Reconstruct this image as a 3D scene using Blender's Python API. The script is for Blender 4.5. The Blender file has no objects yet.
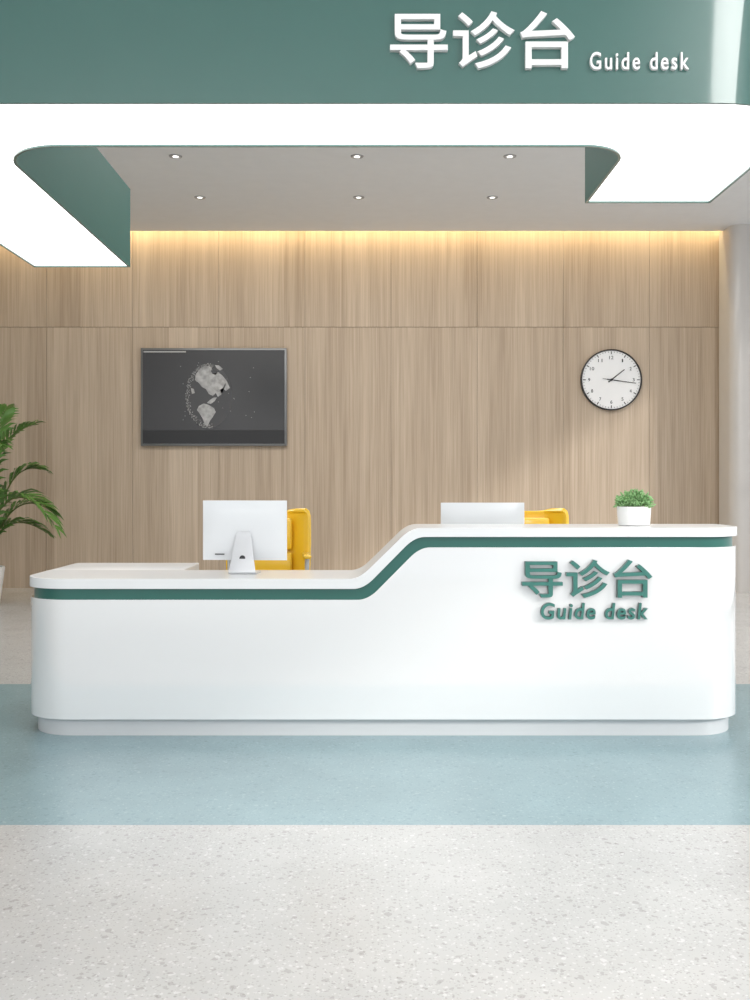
import bpy, bmesh, math, random
from mathutils import Vector, Matrix
random.seed(4)
scene = bpy.context.scene
scene.view_settings.view_transform = 'Standard'
scene.view_settings.look = 'None'

# ------------------------------------------------------------ materials
def new_mat(name):
    m = bpy.data.materials.new(name); m.use_nodes = True
    nt = m.node_tree
    return m, nt, nt.nodes['Principled BSDF']
def mat(name, col, rough=0.5, metal=0.0, coat=0.0, emit=None, es=0.0, noise=0.03, nscale=6, spec=.5, cont=False, ior=1.5):
    m, nt, b = new_mat(name)
    b.inputs['Roughness'].default_value = rough
    b.inputs['Metallic'].default_value = metal
    b.inputs['Coat Weight'].default_value = coat
    b.inputs['Coat Roughness'].default_value = 0.05
    b.inputs['Specular IOR Level'].default_value = spec
    b.inputs['IOR'].default_value = ior
    tc = nt.nodes.new('ShaderNodeTexCoord'); n = nt.nodes.new('ShaderNodeTexNoise')
    n.inputs['Scale'].default_value = nscale
    nt.links.new(tc.outputs['Object'], n.inputs['Vector'])
    mx = nt.nodes.new('ShaderNodeMix'); mx.data_type = 'RGBA'
    mx.inputs[6].default_value = (*[c*(1-noise) for c in col], 1)
    mx.inputs[7].default_value = (*[min(1, c*(1+noise)) for c in col], 1)
    src = n.outputs['Fac']
    if cont:
        mr = nt.nodes.new('ShaderNodeMapRange'); mr.inputs[1].default_value = .35; mr.inputs[2].default_value = .65
        nt.links.new(src, mr.inputs[0]); src = mr.outputs[0]
    nt.links.new(src, mx.inputs[0]); nt.links.new(mx.outputs[2], b.inputs['Base Color'])
    if emit:
        b.inputs['Emission Color'].default_value = (*emit, 1); b.inputs['Emission Strength'].default_value = es
    return m

def wood_mat():
    m, nt, b = new_mat('wood_veneer'); L = nt.links.new; N = nt.nodes.new
    tc = N('ShaderNodeTexCoord')
    sep = N('ShaderNodeSeparateXYZ'); L(tc.outputs['Object'], sep.inputs[0])
    d = N('ShaderNodeMath'); d.operation = 'DIVIDE'; d.inputs[1].default_value = 0.382; L(sep.outputs['X'], d.inputs[0])
    fl = N('ShaderNodeMath'); fl.operation = 'FLOOR'; L(d.outputs[0], fl.inputs[0])
    rz = N('ShaderNodeMath'); rz.operation = 'GREATER_THAN'; rz.inputs[1].default_value = 3.47; L(sep.outputs['Z'], rz.inputs[0])
    cb = N('ShaderNodeCombineXYZ'); L(fl.outputs[0], cb.inputs[0]); L(rz.outputs[0], cb.inputs[1])
    wn = N('ShaderNodeTexWhiteNoise'); wn.noise_dimensions = '3D'; L(cb.outputs[0], wn.inputs['Vector'])
    off = N('ShaderNodeVectorMath'); off.operation = 'MULTIPLY_ADD'
    L(wn.outputs['Color'], off.inputs[0]); off.inputs[1].default_value = (5, 5, 9); L(tc.outputs['Object'], off.inputs[2])
    def grain(sx, sz, det, dist):
        mp = N('ShaderNodeMapping'); mp.inputs['Scale'].default_value = (sx, 1, sz); L(off.outputs[0], mp.inputs[0])
        n = N('ShaderNodeTexNoise'); n.inputs['Scale'].default_value = 1; n.inputs['Detail'].default_value = det
        n.inputs['Distortion'].default_value = dist; L(mp.outputs[0], n.inputs['Vector']); return n
    g1 = grain(7, 0.22, 3, 0.2); g2 = grain(75, 1.1, 3, 0.05)
    cr = N('ShaderNodeValToRGB'); e = cr.color_ramp.elements
    e[0].position = .31; e[0].color = (.375, .285, .202, 1); e[1].position = .69; e[1].color = (.605, .492, .378, 1)
    mx = N('ShaderNodeMath'); mx.operation = 'MULTIPLY_ADD'; L(g2.outputs['Fac'], mx.inputs[0]); mx.inputs[1].default_value = .5
    h = N('ShaderNodeMath'); h.operation = 'MULTIPLY'; h.inputs[1].default_value = .5; L(g1.outputs['Fac'], h.inputs[0])
    L(h.outputs[0], mx.inputs[2])
    ad = N('ShaderNodeMath'); ad.operation = 'MULTIPLY_ADD'; L(wn.outputs['Value'], ad.inputs[0]); ad.inputs[1].default_value = .10
    sb = N('ShaderNodeMath'); sb.operation = 'SUBTRACT'; sb.inputs[1].default_value = .05; L(mx.outputs[0], sb.inputs[0])
    L(sb.outputs[0], ad.inputs[2]); L(ad.outputs[0], cr.inputs[0]); L(cr.outputs[0], b.inputs['Base Color'])
    b.inputs['Roughness'].default_value = .5
    return m

def terrazzo(name, base, dark, light, rough=.26):
    m, nt, b = new_mat(name); L = nt.links.new; N = nt.nodes.new
    tc = N('ShaderNodeTexCoord')
    def chips(scale, thr, seed):
        mp = N('ShaderNodeMapping'); mp.inputs['Location'].default_value = (seed, seed*2, 0); L(tc.outputs['Object'], mp.inputs[0])
        wr = N('ShaderNodeTexNoise'); wr.inputs['Scale'].default_value = scale*1.2; L(mp.outputs[0], wr.inputs['Vector'])
        va = N('ShaderNodeVectorMath'); va.operation = 'MULTIPLY_ADD'; L(wr.outputs['Color'], va.inputs[0])
        va.inputs[1].default_value = (.9/scale,)*3; L(mp.outputs[0], va.inputs[2])
        v = N('ShaderNodeTexVoronoi'); v.inputs['Scale'].default_value = scale; L(va.outputs[0], v.inputs['Vector'])
        sp = N('ShaderNodeSeparateColor'); L(v.outputs['Color'], sp.inputs[0])
        mu = N('ShaderNodeMath'); mu.operation = 'MULTIPLY'; mu.inputs[1].default_value = thr; L(sp.outputs[0], mu.inputs[0])
        lt = N('ShaderNodeMath'); lt.operation = 'LESS_THAN'; L(v.outputs['Distance'], lt.inputs[0]); L(mu.outputs[0], lt.inputs[1])
        return lt
    cl = N('ShaderNodeTexNoise'); cl.inputs['Scale'].default_value = 3.3; cl.inputs['Detail'].default_value = 7; L(tc.outputs['Object'], cl.inputs['Vector'])
    mb = N('ShaderNodeMix'); mb.data_type = 'RGBA'; L(cl.outputs['Fac'], mb.inputs[0])
    mb.inputs[6].default_value = (*[c*.88 for c in base], 1); mb.inputs[7].default_value = (*[c*1.12 for c in base], 1)
    prev = mb.outputs[2]
    for (s, t, sd, c, a) in [(28, .32, 1, dark, .34), (26, .24, 7, light, .35), (55, .32, 3, dark, .36), (60, .34, 11, light, .35), (15, .16, 5, dark, .38), (95, .38, 9, dark, .3)]:
        ch = chips(s, t, sd)
        am = N('ShaderNodeMath'); am.operation = 'MULTIPLY'; am.inputs[1].default_value = a; L(ch.outputs[0], am.inputs[0])
        mx = N('ShaderNodeMix'); mx.data_type = 'RGBA'; L(am.outputs[0], mx.inputs[0]); L(prev, mx.inputs[6]); mx.inputs[7].default_value = (*c, 1)
        prev = mx.outputs[2]
    L(prev, b.inputs['Base Color']); b.inputs['Roughness'].default_value = rough
    return m

M_wood = wood_mat()
M_seam = mat('seam_dark', (.20, .15, .11), .8)
M_white = mat('white_gloss_lacquer', (.82, .822, .825), .04, coat=1.0, noise=.003, ior=2.5)
M_top = mat('white_satin_counter', (.84, .845, .85), .22, noise=.003, spec=.35)
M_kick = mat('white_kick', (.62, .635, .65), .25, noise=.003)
M_green = mat('green_lacquer', (.020, .128, .105), .3, coat=.3)
M_fascia = mat('green_fascia', (.038, .130, .112), .35, coat=1.0)
M_fascia2 = mat('green_fascia_satin', (.050, .165, .143), .6, spec=.2)
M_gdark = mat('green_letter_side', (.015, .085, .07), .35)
M_gface = mat('green_letter', (.045, .185, .155), .35)
M_light = mat('light_panel', (.9, .9, .9), .5, emit=(1, 1, 1), es=2.6)
M_ceil = mat('ceiling_paint', (.78, .79, .80), .8)
M_wletter = mat('white_letter', (.9, .9, .9), .35)
M_black = mat('black_plastic', (.015, .015, .017), .35)
M_dgrey = mat('screen_grey', (.042, .042, .045), .25)
M_metal = mat('brushed_metal', (.45, .46, .47), .35, metal=.8)
M_frame = mat('tv_frame', (.20, .205, .21), .35, metal=.6)
M_mon = mat('monitor_white', (.74, .76, .78), .3)
M_yellow = mat('yellow_shell', (.98, .60, .03), .18, coat=.8)
M_leaf = mat('palm_leaf', (.085, .20, .035), .42, noise=.3)
M_stem = mat('palm_stem', (.13, .17, .05), .6, noise=.2)
M_succ = mat('succulent_leaf', (.24, .45, .18), .5, noise=.4)
M_soil = mat('soil', (.05, .035, .025), .9, noise=.4)
M_pot = mat('ceramic_white', (.84, .84, .83), .35)
M_pillar = mat('pillar_white', (.56, .535, .51), .3, coat=.3)
M_wallp = mat('wall_paint', (.70, .69, .67), .7)
M_floor = terrazzo('terrazzo_light', (.505, .502, .495), (.22, .205, .19), (.78, .78, .78))
M_blue = terrazzo('terrazzo_blue', (.245, .358, .39), (.15, .24, .27), (.38, .50, .54))
M_gl1 = mat('globe_base', (.056, .056, .060), .3)
M_gl2 = mat('globe_land', (.40, .40, .40), .4, noise=.25, nscale=14, cont=True)
M_strip = mat('status_strip', (.45, .45, .45), .4)

# ------------------------------------------------------------ helpers
def link(o, parent=None):
    scene.collection.objects.link(o)
    if parent: o.parent = parent
    return o
def empty(name):
    e = bpy.data.objects.new(name, None); e.empty_display_size = .1
    return link(e)
def from_bm(name, bm, mats, parent=None, smooth=None):
    me = bpy.data.meshes.new(name); bmesh.ops.recalc_face_normals(bm, faces=bm.faces); bm.to_mesh(me); bm.free()
    for m in (mats if isinstance(mats, (list, tuple)) else [mats]): me.materials.append(m)
    if smooth is not None:
        for p in me.polygons: p.use_smooth = True
        me.set_sharp_from_angle(angle=math.radians(smooth))
    return link(bpy.data.objects.new(name, me), parent)
def add_box(bm, x0, x1, y0, y1, z0, z1, mi=0):
    v = [bm.verts.new(c) for c in [(x0,y0,z0),(x1,y0,z0),(x1,y1,z0),(x0,y1,z0),(x0,y0,z1),(x1,y0,z1),(x1,y1,z1),(x0,y1,z1)]]
    for f in [(0,1,2,3),(4,5,6,7),(0,1,5,4),(1,2,6,5),(2,3,7,6),(3,0,4,7)]:
        bm.faces.new([v[i] for i in f]).material_index = mi
def box(name, x0, x1, y0, y1, z0, z1, m, parent=None, bevel=0, seg=3):
    bm = bmesh.new(); add_box(bm, x0, x1, y0, y1, z0, z1)
    if bevel: bmesh.ops.bevel(bm, geom=list(bm.edges), offset=bevel, segments=seg, profile=.5, affect='EDGES')
    return from_bm(name, bm, m, parent, smooth=35 if bevel else None)
def lathe(name, prof, m, parent=None, loc=(0,0,0), seg=48, rot=None, ang=40):
    bm = bmesh.new(); rings = []
    for r, z in prof:
        if r < 1e-6: rings.append([bm.verts.new((0,0,z))])
        else: rings.append([bm.verts.new((r*math.cos(2*math.pi*i/seg), r*math.sin(2*math.pi*i/seg), z)) for i in range(seg)])
    for a, b in zip(rings, rings[1:]):
        for i in range(seg):
            j = (i+1) % seg
            if len(a) == 1 and len(b) == 1: continue
            if len(a) == 1: bm.faces.new([a[0], b[i], b[j]])
            elif len(b) == 1: bm.faces.new([a[i], a[j], b[0]])
            else: bm.faces.new([a[i], a[j], b[j], b[i]])
    o = from_bm(name, bm, m, parent, smooth=ang)
    o.location = loc
    if rot: o.rotation_euler = rot
    return o
def prism(name, pts, z0, z1, m, parent=None, smooth=None):
    bm = bmesh.new()
    a = [bm.verts.new((x, y, z0)) for x, y in pts]; b = [bm.verts.new((x, y, z1)) for x, y in pts]
    bm.faces.new(a); bm.faces.new(b)
    for i in range(len(pts)):
        j = (i+1) % len(pts); bm.faces.new([a[i], a[j], b[j], b[i]])
    return from_bm(name, bm, m, parent, smooth)
def text_mesh(name, body, x0, x1, z0, z1, y, depth, mats, parent, offset=0.0, shear=0.0, space=1.0):
    """lettering fixed to a vertical face (plane y), facing -Y"""
    c = bpy.data.curves.new(name, 'FONT'); c.body = body; c.size = 1; c.offset = offset; c.extrude = .05
    c.shear = shear; c.space_character = space; c.resolution_u = 6
    t = bpy.data.objects.new(name+'_tmp', c); scene.collection.objects.link(t)
    bpy.context.view_layer.update()
    me = bpy.data.meshes.new_from_object(t.evaluated_get(bpy.context.evaluated_depsgraph_get()))
    bpy.data.objects.remove(t)
    xs = [v.co.x for v in me.vertices]; ys = [v.co.y for v in me.vertices]
    ax, bx, ay, by = min(xs), max(xs), min(ys), max(ys)
    for v in me.vertices:
        px = x0 + (v.co.x-ax)/(bx-ax)*(x1-x0); pz = z0 + (v.co.y-ay)/(by-ay)*(z1-z0)
        v.co = (px, y - (v.co.z+.05)/.1*depth, pz)
    me.materials.clear()
    for m in mats: me.materials.append(m)
    me.update()
    if len(mats) > 1:
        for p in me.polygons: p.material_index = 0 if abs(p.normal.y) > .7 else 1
    return link(bpy.data.objects.new(name, me), parent)

# ------------------------------------------------------------ room shell
bm = bmesh.new()
XL, XR, YN, YW = -7.5, 7.0, -4.0, 13.3
add_box(bm, XL, XR, YN, 4.03, -.12, 0, 0); add_box(bm, XL, XR, 4.03, 6.88, -.12, 0, 1); add_box(bm, XL, XR, 6.88, YW+.3, -.12, 0, 0)
from_bm('floor', bm, [M_floor, M_blue])

bm = bmesh.new()
add_box(bm, XL, XR, YW+.02, YW+.3, 0, 5.1, 1)
g = .002
x = -7.5 + (( .28 + 7.5) % 1.145) - 1.145
while x < XR:
    a, b_ = max(x+g, XL), min(x+1.145-g, XR)
    if b_ > a:
        add_box(bm, a, b_, YW, YW+.02, .0, 3.467, 0); add_box(bm, a, b_, YW, YW+.02, 3.473, 5.0, 0)
    x += 1.145
from_bm('wall_back', bm, [M_wood, M_seam])
bm = bmesh.new()
add_box(bm, XL, XR, YN, 13.05, 4.685, 4.80)
add_box(bm, XL, XR, 12.6, YW+.3, 5.0, 5.1)
add_box(bm, XL, XR, 12.6, 12.7, 4.80, 5.0)
from_bm('ceiling', bm, M_ceil)
box('wall_left', XL-.2, XL, YN, YW+.3, 0, 5.1, M_wallp)
win = empty('window_1')
bm = bmesh.new()
for yy in [YN+.05+i*1.9 for i in range(10)]:
    add_box(bm, XR-.02, XR+.12, yy, yy+.08, 0, 5.1)
for zz in (0.0, 2.6, 4.55): add_box(bm, XR, XR+.1, YN, YW+.3, zz, zz+.1)
from_bm('mullions', bm, M_metal, win)

def rrect(x0, x1, y0, y1, r, n=10):
    p = []
    for cx, cy, a0 in [(x1-r, y0+r, -90), (x1-r, y1-r, 0), (x0+r, y1-r, 90), (x0+r, y0+r, 180)]:
        for i in range(n+1):
            a = math.radians(a0+90*i/n); p.append((cx+r*math.cos(a), cy+r*math.sin(a)))
    return p
prism('pillar', rrect(4.60, 5.9, 12.7, 13.299, .14), 0, 4.685, M_pillar, smooth=30)

# unseen angled glowing panel, added for the fascia corner highlight and foreground fill
hl_panel = empty('added_highlight_panel')
prism('frame', [(2.02, 2.2), (3.6, 2.2), (4.97, -1.8), (3.39, -1.8)], 4.660, 4.686, M_wletter, hl_panel)
prism('highlight_emitter', [(2.08, 2.15), (3.56, 2.15), (4.91, -1.75), (3.43, -1.75)], 4.655, 4.661, mat('highlight_emitter', (.9,.9,.9), .5, emit=(1,.99,.97), es=13.0), hl_panel)

# ------------------------------------------------------------ suspended canopy
can = empty('ceiling_canopy')
def arc(cx, cy, r, a0, a1, n=14):
    return [(cx+r*math.cos(math.radians(a0+(a1-a0)*i/n)), cy+r*math.sin(math.radians(a0+(a1-a0)*i/n))) for i in range(n+1)]
F, Bk = 4.005, 4.53
out = []
out += arc(-2.36+.12, F+.12, .12, 180, 270, 8)
out += arc(1.846-.44, F+.44, .44, 270, 360, 40)
out += [(1.846, 5.43), (1.167, 5.43)]
out += arc(1.167-.2, Bk+.2, .2, 0, -90)
out += arc(-1.685+.28, Bk+.28, .28, 270, 180)
out += [(-1.685, 7.03), (-2.36, 7.03)]
def offset_poly(P, d):
    Q = []; n = len(P)
    for i in range(n):
        a, b, c = Vector(P[i-1]), Vector(P[i]), Vector(P[(i+1) % n])
        e1 = (b-a).normalized(); e2 = (c-b).normalized()
        n1 = Vector((-e1.y, e1.x)); n2 = Vector((-e2.y, e2.x))
        m = (n1+n2).normalized(); Q.append(tuple(b + m*d/max(.3, m.dot(n1))))
    return Q
Q = offset_poly(out, .014)
Z0, Z1 = 2.90, 3.45
bm = bmesh.new()
o0 = [bm.verts.new((x,y,Z0)) for x,y in out]; o1 = [bm.verts.new((x,y,Z1)) for x,y in out]
q0 = [bm.verts.new((x,y,Z0)) for x,y in Q]; q1 = [bm.verts.new((x,y,Z0+.012)) for x,y in Q]
n = len(out)
for i in range(n):
    j = (i+1) % n
    f = bm.faces.new([o0[i],o0[j],o1[j],o1[i]])
    if max(out[i][1], out[j][1]) > F+.46 : f.material_index = 1
    bm.faces.new([o0[i],o0[j],q0[j],q0[i]]); bm.faces.new([q0[i],q0[j],q1[j],q1[i]])
bm.faces.new(o1)
from_bm('fascia', bm, [M_fascia, M_fascia2], can, smooth=30)
bm = bmesh.new(); bm.faces.new([bm.verts.new((x,y,Z0+.008)) for x,y in Q])
from_bm('light_panel', bm, M_light, can)
for i, (x, y) in enumerate([(-2.1, 4.25), (0, 4.25), (1.6, 4.4), (-2.15, 6.85)]):
    lathe('hanger_%d' % (i+1), [(0,0),(.012,0),(.012,1.235),(0,1.235)], M_metal, can, (x, y, 3.45), 12)
sg = can
CJ = '\u5bfc\u8bca\u53f0'
text_mesh('sign_lettering', CJ, .08, .816, 3.030, 3.258, F, .022, [M_wletter], sg, offset=.010)
text_mesh('sign_lettering_english', 'Guide desk', .878, 1.273, 3.028, 3.098, F, .016, [M_wletter], sg, offset=.010, space=1.25)

# ------------------------------------------------------------ downlights
M_lens = mat('downlight_lens', (.9,.9,.9), .3, emit=(1,.97,.9), es=2)
M_ring = mat('downlight_ring', (.35,.35,.35), .4)
for X in (-1.96, -.13, 1.41):
    for Y in (10.08, 11.52):
        d = empty('recessed_downlight'); d.location = (X, Y, 4.685)
        lathe('ring', [(.045,-.003),(.045,-.008),(.062,-.008),(.066,0)], M_ring, d)
        lathe('baffle', [(.0,-.004),(.045,-.004)], M_metal, d)
        lathe('lens', [(0,-.006),(.030,-.006)], M_lens, d)

# ------------------------------------------------------------ reception desk
desk = empty('reception_desk')
DF, R = 5.43, .27
XLs, XRs = -1.925, 2.075
def prof(low, high, xs, xe, b=.055):
    k = (high-low)/(xe-xs)
    def f(X):
        if X <= xs-b: return low
        if X < xs+b: return low + k*(X-xs+b)**2/(4*b)
        if X <= xe-b: return low + k*(X-xs)
        if X < xe+b: return high - k*(xe+b-X)**2/(4*b)
        return high
    return f
T0 = prof(.860, 1.1365, -.060, .2226)
T1 = prof(.805, 1.0876, -.035, .244)
T2 = prof(.7455, 1.0306, -.011, .2715)
def layer(name, zb, zt, inset, yb, m, bev=.005):
    l, r_, rr = XLs+inset, XRs-inset, R-inset*.5
    st = []
    for i in range(15):
        a = math.radians(90*i/14); st.append((l+rr-rr*math.cos(a), DF+inset+rr-rr*math.sin(a)))
    nx = 16
    xs = [l+rr+(-.15-l-rr)*i/nx for i in range(1, nx)] + [-.15+.5*i/50 for i in range(51)] + [.35+(r_-rr-.35)*i/nx for i in range(1, nx)]
    st += [(x, DF+inset) for x in xs]
    for i in range(15):
        a = math.radians(90*(1-i/14)); st.append((r_-rr+rr*math.cos(a), DF+inset+rr-rr*math.sin(a)))
    bm = bmesh.new(); cols = []
    for X, Y in st:
        a = zb(X) if callable(zb) else zb; b = zt(X) if callable(zt) else zt
        cols.append([bm.verts.new(c) for c in [(X,Y,a),(X,Y,b),(X,yb,b),(X,yb,a)]])
    for c, d in zip(cols, cols[1:]):
        for i in range(4):
            j = (i+1) % 4; bm.faces.new([c[i], d[i], d[j], c[j]])
    bm.faces.new(cols[0]); bm.faces.new(cols[-1])
    o = from_bm(name, bm, m, desk, smooth=32)
    if bev:
        md = o.modifiers.new('bevel', 'BEVEL'); md.width = bev; md.segments = 3; md.limit_method = 'ANGLE'; md.angle_limit = math.radians(50)
    return o
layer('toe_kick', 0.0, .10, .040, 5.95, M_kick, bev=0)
layer('body', .094, T2, .006, 5.98, M_white)
layer('green_band', lambda X: T2(X)-.004, lambda X: T1(X)+.004, .022, 5.97, M_green, bev=0)
layer('counter_top', T1, T0, 0, 6.0, M_top, bev=.008)
box('return_top', -1.925, -1.12, 5.99, 6.56, .805, .8598, M_top, desk, .006)
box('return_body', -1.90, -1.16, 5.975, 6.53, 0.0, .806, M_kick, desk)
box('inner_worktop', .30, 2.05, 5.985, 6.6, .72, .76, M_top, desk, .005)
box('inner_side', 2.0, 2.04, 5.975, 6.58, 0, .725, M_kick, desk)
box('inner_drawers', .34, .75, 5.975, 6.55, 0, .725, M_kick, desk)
text_mesh('lettering', CJ, .822, 1.526, .760, .966, DF+.006, .034, [M_gface, M_gdark], desk, offset=.010)
text_mesh('lettering_english', 'Guide desk', .925, 1.504, .642, .732, DF+.006, .028, [M_gface, M_gdark], desk, offset=.018, shear=.12, space=1.15)

# ------------------------------------------------------------ monitors
M_alu = mat('stand_alu', (.64,.65,.67), .3, metal=.2)
def monitor(loc, zscreen, yaw, w=.49):
    """all-in-one computer seen from the back; origin on the desk surface"""
    e = empty('desktop_monitor')
    h = .345; zb = zscreen
    bm = bmesh.new(); nx, nz = 16, 12; back = []; front = []
    for j in range(nz+1):
        r1, r2 = [], []
        for i in range(nx+1):
            u, v = i/nx*2-1, j/nz*2-1
            x = w/2*u; z = zb + h*(v+1)/2
            bulge = .026*(1-abs(u)**4)*(1-abs(v)**4)
            r1.append(bm.verts.new((x, -.008-bulge, z))); r2.append(bm.verts.new((x, .004, z)))
        back.append(r1); front.append(r2)
    for j in range(nz):
        for i in range(nx):
            bm.faces.new([back[j][i], back[j][i+1], back[j+1][i+1], back[j+1][i]])
            bm.faces.new([front[j][i], front[j][i+1], front[j+1][i+1], front[j+1][i]])
    for j in range(nz):
        for k in (0, nx): bm.faces.new([back[j][k], back[j+1][k], front[j+1][k], front[j][k]])
    for i in range(nx):
        for k in (0, nz): bm.faces.new([back[k][i], back[k][i+1], front[k][i+1], front[k][i]])
    from_bm('shell', bm, M_mon, e, smooth=40)
    box('screen', -w/2+.01, w/2-.01, .004, .007, zb+.06, zb+h-.01, M_black, e)
    bm = bmesh.new(); path = [(-.034, zb+.17), (-.05, zb+.14), (-.085, .03), (-.092, .012), (-.085, .004), (.06, .004)]
    wid = [.035, .045, .075, .08, .08, .085]
    A = []
    for (y, z), ww in zip(path, wid):
        A.append([bm.verts.new((-ww, y, z)), bm.verts.new((ww, y, z))])
    for a, b in zip(A, A[1:]): bm.faces.new([a[0], a[1], b[1], b[0]])
    o = from_bm('stand', bm, M_alu, e, smooth=50)
    s = o.modifiers.new('sol', 'SOLIDIFY'); s.thickness = .008; s.offset = 0
    bv = o.modifiers.new('bev', 'BEVEL'); bv.width = .006; bv.segments = 2; bv.limit_method = 'ANGLE'
    lathe('hole_disc', [(0,0),(.017,0),(.017,.006),(0,.006)], M_dgrey, e, (0, -.073, zb*.55+.05), 24, (math.radians(104), 0, 0))  # dark disc standing in for the shaded hole; the stand is uncut
    box('badge', -.17, -.115, -.0300, -.0265, zb+.032, zb+.038, M_dgrey, e)
    e.location = loc; e.rotation_euler = (0, 0, yaw)
    return e
monitor((-.725, 5.80, .8602), .075, math.radians(-4))
monitor((.70, 6.22, .7602), .155, math.radians(2), .52)

# ------------------------------------------------------------ yellow chairs
def chair(loc, yaw):
    e = empty('office_chair')
    bm = bmesh.new(); prof_ = [(-.26,.46),(-.22,.455),(-.1,.45),(.08,.45),(.18,.47),(.235,.54),(.255,.66),(.27,.80),(.285,.95),(.295,1.08),(.298,1.145),(.298,1.168),(.297,1.178)]
    wd = [.22,.24,.25,.25,.25,.26,.27,.28,.285,.285,.283,.275,.255]; rows = []
    for (y, z), w in zip(prof_, wd):
        row = []
        for i in range(17):
            u = i/16*2-1
            wrap = max(0, abs(u)-.55)/.45
            dy = -wrap*.13 if z > .5 else 0; dz = wrap*.03 if z <= .5 else 0
            row.append(bm.verts.new((u*w, y+dy, z+dz)))
        rows.append(row)
    for a, b in zip(rows, rows[1:]):
        for i in range(16): bm.faces.new([a[i], a[i+1], b[i+1], b[i]])
    o = from_bm('shell', bm, M_yellow, e, smooth=80)
    s = o.modifiers.new('sol', 'SOLIDIFY'); s.thickness = .035; s.offset = 1
    b = o.modifiers.new('bev', 'BEVEL'); b.width = .012; b.segments = 3; b.limit_method = 'ANGLE'
    box('back_pad_upper', -.17, .17, .215, .262, .90, 1.13, M_yellow, e, .018)
    box('back_pad_lower', -.17, .17, .200, .245, .62, .885, M_yellow, e, .018)
    box('seat_pad', -.21, .21, -.23, .17, .462, .50, M_yellow, e, .016)
    for sx, nm in ((-1, 'arm_left'), (1, 'arm_right')):
        box(nm, sx*.265-.028, sx*.265+.028, -.16, .18, .86, .89, M_yellow, e, .012)
        box(nm+'_post', sx*.27-.015, sx*.27+.015, -.01, .04, .42, .865, M_metal, e, .004)
    box('arm_bar', -.28, .28, -.01, .04, .405, .425, M_metal, e, .004)
    lathe('gas_column', [(0,.08),(.03,.08),(.03,.25),(.02,.25),(.02,.41),(0,.41)], M_metal, e, seg=24)
    for k in range(5):
        a = 2*math.pi*k/5+.3; c, s_ = math.cos(a), math.sin(a)
        l = box('base_leg_%d' % (k+1), 0, .29, -.02, .02, .065, .095, M_metal, e, .008); l.rotation_euler = (0,0,a)
        lathe('caster_%d' % (k+1), [(0,-.02),(.03,-.02),(.03,.02),(0,.02)], M_black, e, (c*.28, s_*.28, .03), 20, (math.radians(90), 0, a+.5))
    e.location = loc; e.rotation_euler = (0, 0, yaw)
    return e
chair((-.71, 7.0, 0), math.radians(6))
chair((1.12, 7.1, 0), math.radians(-6))

# ------------------------------------------------------------ small plant on counter
sp = empty('potted_succulent'); sp.location = (1.52, 5.76, 1.1367)
lathe('pot', [(0,0),(.080,0),(.090,.006),(.096,.105),(.093,.110),(.086,.108),(.084,.095),(0,.095)], M_pot, sp)
lathe('soil', [(0,.097),(.084,.097)], M_soil, sp)
bm = bmesh.new()
for k in range(520):
    a = random.uniform(0, 2*math.pi); el = math.acos(random.uniform(0.0, 1)); rr = random.uniform(.55, 1)
    c = Vector((.112*rr*math.sin(el)*math.cos(a), .112*rr*math.sin(el)*math.sin(a), .108+.092*rr*math.cos(el)))
    dr = (c-Vector((0,0,.08))).normalized(); q = dr.to_track_quat('Z', 'Y').to_matrix() @ Matrix.Rotation(random.uniform(0,6.28),3,'Z') @ Matrix.Rotation(random.uniform(-.8,.8),3,'X')
    L_, W_ = random.uniform(.016,.026), random.uniform(.006,.010)
    p = [(0,0,-.006),(W_,.002,L_*.5),(0,0,L_),(-W_,.002,L_*.5),(0,.006,L_*.5),(0,-.004,L_*.5)]
    v = [bm.verts.new(c+q@Vector(t)) for t in p]
    for f in [(0,1,4),(1,2,4),(2,3,4),(3,0,4),(1,0,5),(2,1,5),(3,2,5),(0,3,5)]: bm.faces.new([v[i] for i in f])
for k in range(40):
    a = random.uniform(0, 6.28); r = random.uniform(.02,.09); bx = Vector((r*.4*math.cos(a), r*.4*math.sin(a), .09)); tx = Vector((r*math.cos(a), r*math.sin(a), .15))
    s = Vector((.002,0,0)); v = [bm.verts.new(bx-s), bm.verts.new(bx+s), bm.verts.new(tx+s), bm.verts.new(tx-s)]; bm.faces.new(v)
from_bm('foliage', bm, M_succ, sp)

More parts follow.
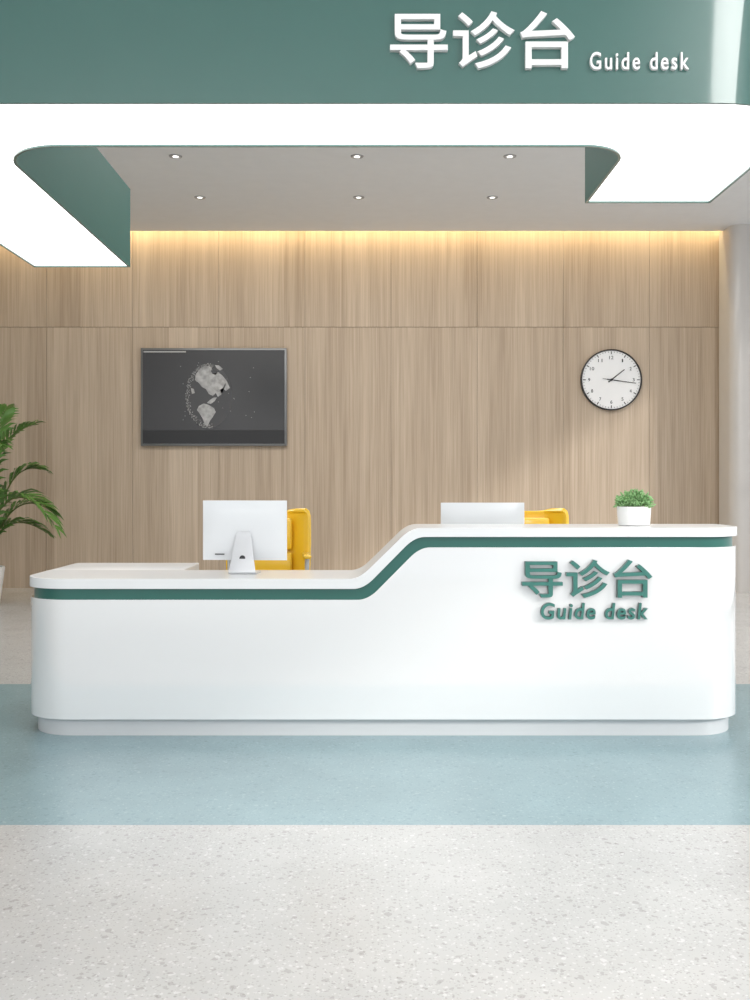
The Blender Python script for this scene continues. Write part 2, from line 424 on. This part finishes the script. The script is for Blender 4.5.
# ------------------------------------------------------------ palm
pl = empty('potted_palm'); PX, PY = -4.42, 11.4
lathe('pot', [(0,0),(.17,0),(.19,.02),(.245,.42),(.24,.44),(.22,.435),(.20,.36),(0,.36)], M_pot, pl, (PX, PY, 0))
lathe('soil', [(0,.365),(.2,.365)], M_soil, pl, (PX, PY, 0))
bmL = bmesh.new(); bmS = bmesh.new()
def frond(p0, p1, p2, n=26, ll=.42):
    p0, p1, p2 = map(Vector, (p0, p1, p2))
    def B(t): return p0*(1-t)**2 + p1*2*t*(1-t) + p2*t*t
    prev = None
    for i in range(n+1):
        t = i/n; c = B(t); tg = (B(min(1, t+.02))-B(max(0, t-.02))).normalized()
        side = tg.cross(Vector((0,0,1)))
        side = side.normalized() if side.length > .05 else Vector((1,0,0))
        up = side.cross(tg).normalized(); r = .012*(1-t)+.004
        ring = [bmS.verts.new(c+side*r*math.cos(a)+up*r*math.sin(a)) for a in (0, 2.09, 4.19)]
        if prev:
            for k in range(3): bmS.faces.new([prev[k], prev[(k+1)%3], ring[(k+1)%3], ring[k]])
        prev = ring
        if t > .25:
            s_ = (t-.25)/.75; L_ = ll*(.6+.9*s_*(1-s_)*2) * (1-.3*s_)
            for sg_ in (-1, 1):
                d = (side*sg_*.75 + tg*(.6+.6*s_) + up*.3 + Vector((0,0,random.uniform(-.15,.1)))).normalized()
                w = d.cross(up).normalized()*.024
                w = (w + up*random.uniform(-.012,.012))
                pts = [c, c+d*L_*.35, c+d*L_*.7+Vector((0,0,-.10*L_)), c+d*L_+Vector((0,0,-.32*L_))]
                ws = [.35, 1, .8, .04]
                vs = [(bmL.verts.new(q-w*k+up*.004), bmL.verts.new(q+w*k+up*.004)) for q, k in zip(pts, ws)]
                for a, b in zip(vs, vs[1:]): bmL.faces.new([a[0], a[1], b[1], b[0]])
def T(x, z, dy=0): return (x, PY+dy, z)
base = lambda: (PX+random.uniform(-.07,.07), PY+random.uniform(-.07,.07), .37)
frond(base(), T(-4.45, 1.85), T(-3.82, 2.05, -.1))
frond(base(), T(-4.25, 1.7, .1), T(-3.85, 1.55, .3), ll=.36)
frond(base(), T(-4.35, 1.95, -.3), T(-3.95, 1.80, -.7), ll=.36)
frond(base(), T(-4.1, 1.75, -.2), T(-3.52, .92, -.25), ll=.40)
frond(base(), T(-4.15, 1.45, .1), T(-3.75, 1.05, .4), ll=.36)
frond(base(), T(-4.3, 1.2, .2), T(-3.85, .80, .5), ll=.32)
frond(base(), T(-4.75, 1.9), T(-5.2, 2.0, .1))
frond(base(), T(-4.7, 1.6, .1), T(-5.4, 1.2, .3))
frond(base(), T(-4.6, 1.8, -.3), T(-4.9, 1.6, -.9))
frond(base(), T(-4.4, 2.0, .2), T(-4.4, 2.3, .7))
frond(base(), T(-4.2, 1.6, -.3), T(-4.1, 1.2, -1.0))
frond(base(), T(-4.6, 1.4, .3), T(-5.0, .9, .8))
from_bm('leaflets', bmL, M_leaf, pl); from_bm('stems', bmS, M_stem, pl)

# ------------------------------------------------------------ wall tv
tv = empty('wall_tv')
x0, x1, z0, z1 = -3.034, -1.10, 1.887, 3.185; yT = 13.23
box('body', x0, x1, yT, YW-.001, z0, z1, M_frame, tv, .008)
box('screen', x0+.03, x1-.03, yT-.006, yT+.002, z0+.03, z1-.03, M_dgrey, tv)
box('caption_bar', x0+.03, x1-.03, yT-.010, yT-.005, z0+.035, z0+.21, M_black, tv)
box('status_strip', x0+.04, x0+.60, yT-.010, yT-.005, z1-.062, z1-.045, M_strip, tv)
# globe graphic on the screen, drawn around its centre on the screen
GC, GZ, K = -2.13, 2.547, .01322
def flat(name, polys, y, m):
    bm = bmesh.new()
    for P in polys:
        bm.faces.new([bm.verts.new((GC+(p[0]-209)*K, y, GZ-(p[1]-396)*K)) for p in P])
    bmesh.ops.triangulate(bm, faces=bm.faces)
    return from_bm(name, bm, m, tv)
flat('globe', [[(209+23*math.cos(a/24*math.pi), 396+32*math.sin(a/24*math.pi)) for a in range(48)]], yT-.008, M_gl1)
na = [(200,369),(204,366),(209,366),(212,368),(211,371),(213,374),(216,375),(218,372),(222,375),(227,381),(230,388),(226,391),(223,388),(220,390),(222,394),(218,397),(216,393),(213,396),(209,394),(206,389),(202,387),(199,383),(195,380),(196,374)]
ca = [(214,397.5),(217,397.5),(215,401),(211,404),(207,403),(210,400)]
sa = [(199,406),(204,403.5),(209,405),(214,408),(216,412),(213,417),(210,421),(208,426),(205,425),(203,419),(200,414),(197,410)]
gl = [(215,365),(219,365.5),(223,369),(220,370.5),(217,368.5)]
isl = [(191,388),(194,389),(195,393),(192,394)]
flat('continents', [na, ca, sa, gl, isl], yT-.011, M_gl2)
dots = []
for k in range(360):
    r = .82+random.random()**.5*.19; a = random.uniform(1.4, 4.9); cx, cy = 209+23*r*math.cos(a), 396+32*r*math.sin(a)
    s = random.uniform(.2,.5); dots.append([(cx-s,cy-s),(cx+s,cy-s),(cx+s,cy+s),(cx-s,cy+s)])
for k in range(30):
    cx, cy = random.uniform(180,262), random.uniform(358,425); s = .3
    dots.append([(cx-s,cy-s),(cx+s,cy-s),(cx+s,cy+s),(cx-s,cy+s)])
flat('data_points', dots, yT-.012, mat('dot_grey', (.36,.36,.36), .4))

# ------------------------------------------------------------ wall clock
ck = empty('wall_clock'); ck.location = (3.20, YW-.001, 2.765); Rk = .405
rot = (math.radians(90), 0, 0)
lathe('case', [(0,0),(Rk,0),(Rk,.055),(Rk-.012,.06),(Rk-.018,.05),(Rk-.018,.03),(0,.03)], M_black, ck, rot=rot, seg=72)
lathe('dial', [(0,.038),(Rk-.016,.038)], mat('clock_dial', (.92,.92,.92), .4), ck, rot=rot, seg=72)
def tick(name, ang, r0, r1, w, y, m, w2=None):
    w2 = w if w2 is None else w2
    a = math.radians(90-ang); d = Vector((math.cos(a),0,math.sin(a))); s = Vector((-math.sin(a),0,math.cos(a)))
    bm = bmesh.new(); vs = []
    for yy in (y, y-.004):
        vs.append([bm.verts.new(p+Vector((0,yy,0))) for p in (d*r0-s*w/2, d*r0+s*w/2, d*r1+s*w2/2, d*r1-s*w2/2)])
    bm.faces.new(vs[0]); bm.faces.new(vs[1])
    for i in range(4): bm.faces.new([vs[0][i], vs[0][(i+1)%4], vs[1][(i+1)%4], vs[1][i]])
    return from_bm(name, bm, m, ck)
for k in range(60):
    tick('mark_%d' % k, k*6, Rk-.045 if k % 5 else Rk-.065, Rk-.028, .004 if k % 5 else .010, -.040, M_dgrey)
for k in range(1, 13):
    a = math.radians(90-k*30); cx, cz = .295*math.cos(a), .295*math.sin(a); hw = .013 if k < 10 else .028
    if k == 1: hw = .008
    text_mesh('numeral_%d' % k, str(k), cx-hw, cx+hw, cz-.022, cz+.022, -.038, .003, [M_black], ck)
tick('minute_hand', 98, -.06, .33, .014, -.045, M_black, .007)
tick('hour_hand', 52, -.05, .22, .018, -.041, M_black, .010)
tick('second_hand', 278, -.08, .12, .005, -.049, M_black)
lathe('hub', [(0,.04),(.016,.04),(.016,.056),(0,.056)], M_black, ck, rot=rot, seg=24)

# ------------------------------------------------------------ lights
w = bpy.data.worlds.new('world'); scene.world = w; w.use_nodes = True
w.node_tree.nodes['Background'].inputs[0].default_value = (.95, .97, 1, 1)
w.node_tree.nodes['Background'].inputs[1].default_value = 1.05
def area(name, loc, target, sx, sy, energy, col=(1,1,1)):
    l = bpy.data.lights.new(name, 'AREA'); l.shape = 'RECTANGLE'; l.size = sx; l.size_y = sy; l.energy = energy; l.color = col
    o = bpy.data.objects.new(name, l); link(o); o.location = loc
    o.rotation_euler = (Vector(target)-Vector(loc)).to_track_quat('-Z', 'Y').to_euler(); return o
area('cove_led', (0, 13.12, 4.94), (0, 13.26, 4.0), 14, .04, 90, (1, .77, .42))
area('front_fill_light', (-1.5, -2.5, 4.3), (0, 7, 1.0), 6, 2.5, 180, (1, .99, .97))  # broad fill lamp added behind the camera to brighten the scene
area('ceiling_area_light', (0, 9.2, 4.6), (0, 9.6, 0), 7, 2.0, 200, (1, .97, .93))  # broad area lamp just under the ceiling, no fitting modelled
s = bpy.data.lights.new('sun', 'SUN'); s.energy = 1.9; s.angle = math.radians(4); s.color = (1, .97, .92)
so = bpy.data.objects.new('sun', s); link(so)
so.rotation_euler = Vector((-.85, .55, -.50)).to_track_quat('-Z', 'Y').to_euler()

# ------------------------------------------------------------ camera
cam = bpy.data.cameras.new('camera'); co = bpy.data.objects.new('camera', cam); link(co)
co.location = (0, 0, 1.37); co.rotation_euler = (math.radians(90), 0, 0)
cam.sensor_fit = 'VERTICAL'; cam.sensor_height = 36; cam.lens = 36.0
cam.shift_x = .005; cam.shift_y = -.015; cam.clip_end = 200
scene.camera = co
